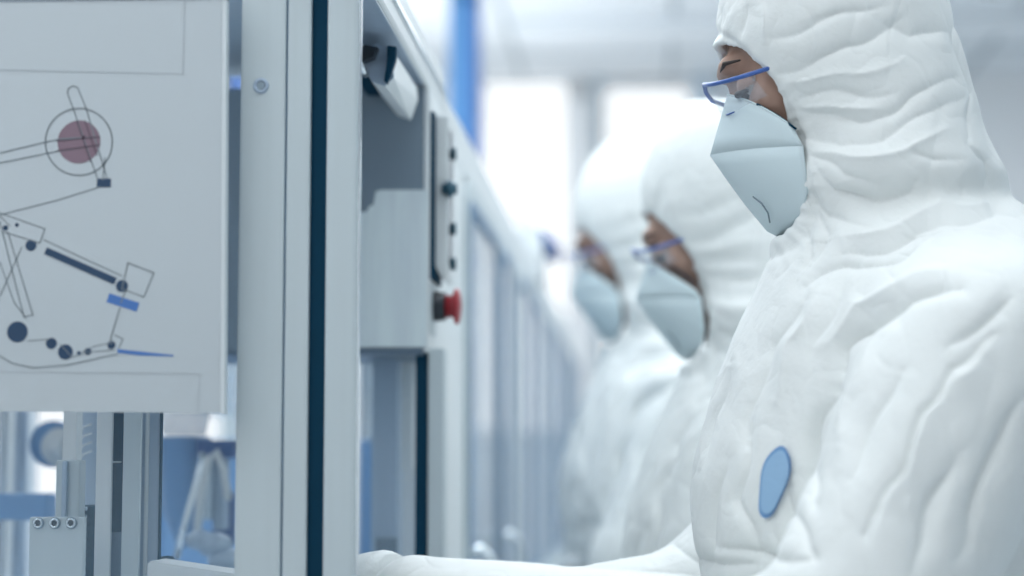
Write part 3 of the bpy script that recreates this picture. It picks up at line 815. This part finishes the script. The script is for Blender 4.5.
line(bm, [(115, 335), (123, 339), (119, 348)], 1); line(bm, [(60, 344), (72, 357), (90, 352), (115, 350)], .9)
line(bm, [(82, 352), (95, 346), (112, 343)], .8)
o = obj('roller_drawing', bm, M['ink'], sheet)
bm = bmesh.new(); line(bm, [(0, 70), (183, 74), (185, 0)], 1, closed=False); obj('table_border', bm, M['faint'], sheet)
bm = bmesh.new(); line(bm, [(0, 372), (200, 374), (198, 413)], .8); obj('table_border', bm, M['faint'], sheet)
bm = bmesh.new(); disc(bm, (79, 142), 22.5); obj('roller_symbol', bm, M['inkmauve'], sheet)
bm = bmesh.new(); line(bm, [(57, 141), (100, 137)], 1.2, .0006); line(bm, [(57, 151), (100, 145)], 1.2, .0006)
line(bm, [(77, 121), (91, 162)], 1.2, .0006); line(bm, [(85, 121), (97, 155)], 1.0, .0006); disc(bm, (84, 137), 1.6, .0006); obj('axis_lines', bm, M['inkline'], sheet)
bm = bmesh.new()
bm.free()
for c, r_ in (((31, 245.5), 5.8), ((122, 286), 6.3), ((17.5, 332), 10.8), ((51.5, 343.5), 5.8), ((65.5, 352), 7.8), ((111.5, 345), 4.2), ((5.5, 228), 2.8), ((17, 225), 2), ((79, 353), 2), ((88, 351.5), 3.6)):
    bm = bmesh.new(); disc(bm, c, r_); obj('roller_symbol', bm, M['inknavy'], sheet)
bm = bmesh.new(); line(bm, [(47.5, 251.5), (113.5, 280.5)], 7.5, .0003); obj('bar_symbol', bm, M['inknavy'], sheet)
bm = bmesh.new(); line(bm, [(99.5, 183), (108.5, 183)], 9, .0003); obj('bar_symbol', bm, M['inknavy'], sheet)
bm = bmesh.new(); line(bm, [(110.5, 298.5), (135.5, 306.5)], 9.5, .0003); obj('bar_symbol', bm, M['inkblue'], sheet); bm = bmesh.new()
c = [D2(*q) for q in ((117, 349), (145, 352), (174, 355), (173, 356.5), (140, 355.5), (118, 353))]
bm.faces.new([bm.verts.new((x, YD - .0003, z)) for x, z in c]); obj('blade_symbol', bm, M['inkblue'], sheet)

# ------------------------------------------------------------------ control cabinet
XC = AX(428.5, YB)
cab = thing('control_cabinet', 'brushed steel control cabinet with red emergency button, hung above the open bay', 'cabinet', (XC - .15, 2.2, AZ(350, YB)))
zb, ztp = AZ(350, YB, 428), zr - .001
YE = 2.285
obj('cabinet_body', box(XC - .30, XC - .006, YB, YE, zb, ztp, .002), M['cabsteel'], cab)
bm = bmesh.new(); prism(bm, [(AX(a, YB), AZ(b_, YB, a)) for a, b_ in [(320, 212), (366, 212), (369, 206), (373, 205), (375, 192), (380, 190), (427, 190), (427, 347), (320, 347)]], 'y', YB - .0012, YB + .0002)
obj('painted_reflection', bm, M['cabrefl'], cab)  # bright reflection on the lower cabinet side, painted as a pale sheet
obj('bottom_lip', box(XC - .30, XC - .006, YB - .002, YE, zb - .005, zb, .001), M['darksteel'], cab)
obj('front_plate', box(XC - .006, XC, YB + .002, YE, zb - .002, ztp, .0015), M['white'], cab)
pn = obj('touch_panel', box(XC, XC + .004, YB + .010, 2.20, AZ(279, YB + .01, 432), AZ(111, YB + .01, 432), .001), M['seal'], cab)
zp0, zp1 = AZ(280, 2.13, 440), AZ(116, 2.13, 440)
bm = bmesh.new(); prism(bm, [(XC + .004, zp0 + .016), (XC + .010, zp0 + .004), (XC + .016, zp0), (XC + .018, zp0 + .004), (XC + .018, zp1), (XC + .004, zp1)], 'y', 2.13, 2.195, .001)
obj('bezel', bm, M['white'], pn)
obj('screen', box(XC + .0175, XC + .0185, 2.145, 2.185, zp0 + .02, zp1 - .012), M['screen'], pn)
pe = at(432, 306.5, 2.135); ye = 2.135
obj('collar_plate', box(XC, XC + .002, ye - .024, ye + .024, pe.z - .033, pe.z + .025, .0008), M['alu'], cab)
es = obj('emergency_stop', lathe(bmesh.new(), (XC, ye, pe.z), (1, 0, 0), [(0, .0172), (.003, .0172), (.010, .0166), (.0155, .0158), (.0155, .008)], 32), M['black'], cab, True)
obj('button_neck', lathe(bmesh.new(), (XC + .0155, ye, pe.z), (1, 0, 0), [(0, .0135), (.007, .0125), (.010, .0145)], 28), M['red'], es, True)
obj('button_cap', lathe(bmesh.new(), (XC + .0245, ye, pe.z), (1, 0, 0), [(0, .012), (.0008, .018), (.0025, .0205), (.005, .0205), (.0068, .018), (.0085, .010), (.0088, 0)], 36), M['red'], es, True)
def knob_at(py, half, x0, ln, name, m=M['teal'], Yk=2.2):
    z = AZ(py, Yk, 448)
    return obj(name, lathe(bmesh.new(), (XC + x0, Yk, z), (1, 0, 0), [(0, half * .95), (ln * .6, half * .95), (ln * .62, half), (ln, half * .95), (ln, 0)], 20), m, pn, True)
for py in (154, 229, 264): knob_at(py, .0075, .0180, .0065, 'push_button', Yk=2.16)
sw = knob_at(189, .0065, .012, .014, 'selector_switch', Yk=2.125)
z = AZ(189, 2.125, 448)
obj('selector_collar', lathe(bmesh.new(), (XC + .018, 2.125, z), (1, 0, 0), [(0, .010), (.006, .010), (.0062, .0065), (.011, .0065), (.011, 0)], 24), M['teal'], pn, True)

# ------------------------------------------------------------------ machines down the line
XF = -.245
def module(Y0, Y1_, Yw, label, ztop=1.665, handles=True, m_edge=M['blueline']):
    t = thing('packaging_machine', label, 'machine', (-.75, (Y0 + Y1_) / 2, 0), 'row of enclosed machines')
    obj('base_cabinet', box(-1.28, XF - .006, Y0 + .01, Y1_ - .01, .10, .93, .004), M['white'], t)
    obj('machine_bed', box(-1.27, XF - .006, Y0 + .012, Y1_ - .012, .93, .955, .002), M['steel'], t)
    for x_ in (-1.2, -.34):
        for y_ in (Y0 + .08, Y1_ - .08):
            bm = bmesh.new(); lathe(bm, (x_, y_, 0), (0, 0, 1), [(0, .035), (.012, .035), (.02, .012), (.105, .012)], 12); obj('foot', bm, M['bolt'], t)
    w = Yw[0]
    for y0, y1 in ((Y0, w[0]), (Y1_ - .05, Y1_)):
        obj('frame_post', box(XF - .05, XF, y0, y1, .93, ztop, .003), M['white'], t)
    for y0, y1 in ((Y0, Y0 + .05), (Y1_ - .05, Y1_)):
        obj('frame_post', box(-1.28, -1.23, y0, y1, .93, ztop, .003), M['alu'], t)
        obj('cross_rail', box(-1.23, XF - .05, y0, y1, ztop - .05, ztop, .002), M['alu'], t)
    obj('work_shelf', box(XF, XF + .06, Y0 + .03, Y1_ - .03, .945, .965, .004), M['alu'], t)
    bm = bmesh.new(); prism(bm, [(XF - .053, ztop - .06), (XF + .0012, ztop - .06), (XF + .0012, ztop - .004), (XF - .012, ztop + .006), (XF - .053, ztop + .006)], 'y', Y0 - .003, Y1_ + .003, .001)
    obj('top_rail', bm, M['white'], t)
    obj('frame_rail', box(-1.28, -1.23, Y0, Y1_, ztop - .05, ztop, .002), M['alu'], t)
    for (a, b_) in Yw:
        bm = frame_rect(bmesh.new(), a, b_, .96, ztop - .065, XF - .03, XF + .006, .028, .035)
        d = obj('door', bm, M['alu'], t)
        bm = frame_rect(bmesh.new(), a + .028, b_ - .028, .988, ztop - .093, XF + .0055, XF + .0088, .013, .03)
        obj('window_gasket', bm, m_edge, d)
        obj('window_pane', box(XF + .001, XF + .0045, a + .034, b_ - .034, .994, ztop - .1), M['glassblue'], d)
        if handles:
            pass
            bm = bmesh.new(); ya = a + .03
            tube(bm, [(XF, ya, 1.085), (XF + .02, ya + .01, 1.095), (XF + .036, ya + .01, 1.08), (XF + .040, ya + .01, 1.05), (XF + .036, ya + .01, 1.01), (XF + .02, ya + .01, .995), (XF, ya, 1.0)], .006, 10)
            obj('handle', bm, M['chrome'], d, True)
    return t
m2 = module(2.295, 3.50, [(2.56, 3.12), (3.14, 3.44)], 'second machine in the row, just beyond the cabinet with the red button')
m3_ = module(3.54, 4.60, [(3.60, 4.04), (4.06, 4.54)], 'third machine in the row, level with the blurred farthest worker', handles=False)
m4 = module(4.64, 5.70, [(4.70, 5.14), (5.16, 5.64)], 'fourth machine in the row, blurred beyond the workers', handles=False)
m5 = module(5.74, 7.0, [(5.80, 6.35), (6.37, 6.94)], 'farthest machine at the end of the row by the back wall', handles=False)
# insides of the further machines
def inner(t, name, px0, px1, py0, py1, Y, dep, m): return ibox(name, px0, px1, py0, py1, Y, dep, m, .003, t)
inner(m2, 'feeder_column', -30, 20, 330, 640, 2.8, .08, M['white'])
inner(m2, 'conveyor_housing', 160, 235, 440, 640, 3.0, .2, M['bluepl'])
inner(m2, 'feeder_column', 360, 371, 350, 440, 2.62, .03, M['chrome'])
inner(m2, 'drive_box', 358, 374, 440, 640, 2.7, .1, M['bluepl'])
inner(m2, 'feeder_column', 466, 474, 330, 640, 2.66, .02, M['white']) if False else None
inner(m3_, 'tall_guard', 200, 232, 120, 415, 3.8, .1, M['glassblue'])
inner(m3_, 'conveyor_housing', 60, 160, 470, 640, 3.8, .2, M['blue'])
inner(m3_, 'drive_box', 395, 440, 400, 640, 3.9, .1, M['bluepl'])
inner(m4, 'drive_box', 430, 500, 420, 640, 4.9, .1, M['bluepl'])
inner(m3_, 'tall_guard', 228, 236, 10, 150, 3.6, .1, M['bluedark'])
bm = bmesh.new(); p = at(531, 246, 4.3)
bmesh.ops.create_uvsphere(bm, u_segments=24, v_segments=14, radius=1, matrix=Matrix.Translation((XF + .028, p.y, p.z)) @ Matrix.Rotation(math.radians(-28), 4, 'Y') @ Matrix.Diagonal((.020, .05, .045, 1)))
obj('sensor_window', bm, M['bluedark'], m3_, True)
bm = bmesh.new(); prism(bm, [(XF - .03, 1.60), (XF + .02, 1.62), (XF + .02, 1.72), (XF - .03, 1.78)], 'y', 4.15, 4.4, .004); obj('sensor_hood', bm, M['white'], m3_)

# blue column behind the machines
YP = 6.0
bm = bmesh.new(); bx(bm, AX(449, YP, 60), AX(470, YP, 60), YP, YP + .12, 0, 2.8)
pil = thing('blue_column', 'tall square blue column rising behind the row of machines', 'column', ((AX(463, YP, 60)), YP + .06, 0))
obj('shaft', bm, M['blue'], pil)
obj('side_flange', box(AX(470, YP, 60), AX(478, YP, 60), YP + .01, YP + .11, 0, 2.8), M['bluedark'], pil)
obj('base_plate', box(AX(440, YP, 60), AX(486, YP, 60), YP - .03, YP + .15, 0, .012), M['bluedark'], pil)

# ------------------------------------------------------------------ room
ZC = 2.8; YW = 7.7; XL = -3.2; XR = 3.0; YK = -3.0
struct('floor', box(XL, XR, YK, YW, -.06, 0), M['floor'])
struct('ceiling', box(XL, XR, YK, YW, ZC, ZC + .06), M['ceil'])
struct('wall_back', box(XL, XR, YW, YW + .1, 0, ZC), M['wall'])
struct('wall_left', box(XL - .1, XL, YK, YW, 0, ZC), M['wall'])
struct('wall_right', box(XR, XR + .1, YK, YW, 0, ZC), M['wallblue'])
struct('wall_front', box(XL, XR, YK - .1, YK, 0, ZC), M['wall'])
struct('reflection_band', box(XL, XR, YK, YK + .03, 2.2, ZC), M['bandgrey'])  # unseen dark band, added as the dark part of the cabinet's reflection
struct('baseboard_back', box(XL, XR, YW - .015, YW, 0, .1), M['palepart'])
bm = bmesh.new()
for k in range(10): bx(bm, XL + .3 + k * .6, XL + .32 + k * .6, YK, YW, ZC - .006, ZC)
for k in range(9): bx(bm, XL, XR, YK + .6 + k * 1.2, YK + .62 + k * 1.2, ZC - .006, ZC)
struct('trim_2', bm, M['ceildark'])
# bright windows and a pale partition in the back wall
def win(n, p0, p1, y0, y1, m):
    a, b_ = AX(p0, YW), AX(p1, YW); z0, z1 = AZ(y1, YW), AZ(y0, YW)
    o = struct('window_%d' % n, box(a, b_, YW - .02, YW - .01, z0, z1), m)
    bm = bmesh.new()
    for q in ((a - .04, a, z0 - .04, z1 + .04), (b_, b_ + .04, z0 - .04, z1 + .04), (a, b_, z1, z1 + .04), (a, b_, z0 - .04, z0)): bx(bm, q[0], q[1], YW - .04, YW, q[2], q[3])
    fr = obj('window_frame', bm, M['wall'], o); fr['kind'] = 'structure'
win(1, 486, 566, 88, 430, M['winlight'])
win(2, 604, 690, 95, 430, M['winlight'])
win(3, 0, 230, 95, 500, M['winlight'])
o = struct('window_4', box(-2.2, 1.2, YK + .005, YK + .02, .9, 2.2), M['fillglow'])  # unseen glowing panel, added behind the camera for fill and reflection
struct('trim_3', box(AX(572, YW), AX(592, YW), YW - .12, YW, 0, ZC - .1), M['wall'])
struct('trim_4', box(AX(692, YW), AX(712, YW), YW - .12, YW, 0, AZ(78, YW)), M['palepart'])
struct('trim_5', box(AX(594, YW), AX(604, YW), YW - .06, YW, 0, ZC), M['wallblue'])
bm = bmesh.new(); bx(bm, AX(530, YW), XR, YW - 1.1, YW - .9, ZC - .05, ZC); struct('trim_6', bm, M['ceil'])
# ceiling lights
LAMPS = [(-1.6, .6), (.0, -.6), (1.4, .6), (-1.6, 3.0), (.0, 2.4), (1.4, 3.0), (-1.6, 5.2), (.05, 4.4), (1.4, 5.2)]
place = ['left row', 'middle row', 'right row']
for i, (x_, y_) in enumerate(LAMPS):
    t = thing('ceiling_light', 'square recessed light panel in the ceiling above the machine hall', 'light', (x_, y_, ZC), 'ceiling light panels')
    obj('diffuser', box(x_ - .29, x_ + .29, y_ - .59, y_ + .59, ZC - .016, ZC - .008), M['light'], t)
    bm = bmesh.new()
    for q in ((x_ - .31, x_ - .29, y_ - .61, y_ + .61), (x_ + .29, x_ + .31, y_ - .61, y_ + .61), (x_ - .29, x_ + .29, y_ - .61, y_ - .59), (x_ - .29, x_ + .29, y_ + .59, y_ + .61)): bx(bm, *q, ZC - .02, ZC)
    obj('frame', bm, M['white'], t)

# ------------------------------------------------------------------ light
def area(name, loc, rot, sx, sy, power, col=(1, 1, 1)):
    l = bpy.data.lights.new(name, 'AREA'); l.shape = 'RECTANGLE'; l.size = sx; l.size_y = sy; l.energy = power; l.color = col
    o = bpy.data.objects.new(name, l); C.objects.link(o); o.location = loc; o.rotation_euler = rot; return o
area('added_uplight', (-.8, 4.2, 1.95), (PI, 0, 0), .8, 5.0, 75, (.97, .99, 1))  # added lamp without a fixture, brightens the ceiling
area('ceiling_key', (-.1, 1.7, 2.7), (math.radians(0), 0, 0), 1.6, 2.4, 30, (.94, .98, 1))
area('ceiling_far', (0, 4.8, 2.7), (0, 0, 0), 4.0, 3.5, 95, (.97, .99, 1))
area('added_left_key', (-1.0, .2, 2.1), (math.radians(52), 0, math.radians(-38)), 1.4, 1.4, 14, (.97, .99, 1))  # added lamp without a fixture, soft key from the left
w = bpy.data.worlds.new('World'); scene.world = w; w.use_nodes = True
w.node_tree.nodes['Background'].inputs[0].default_value = (.80, .90, 1, 1)
w.node_tree.nodes['Background'].inputs[1].default_value = 1.0

# ------------------------------------------------------------------ camera
cd = bpy.data.cameras.new('camera'); cam = bpy.data.objects.new('camera', cd); C.objects.link(cam)
cd.sensor_width = 36; cd.lens = 36 * F / 1024; cd.clip_start = .05
cam.matrix_world = Matrix.Translation(CAM) @ Matrix((RGT, UPV, -FWD)).transposed().to_4x4()
cd.dof.use_dof = True; cd.dof.focus_distance = 1.74; cd.dof.aperture_fstop = 2.2
scene.camera = cam
scene.view_settings.view_transform = 'Standard'
scene.view_settings.look = 'None'
scene.view_settings.exposure = -0.84
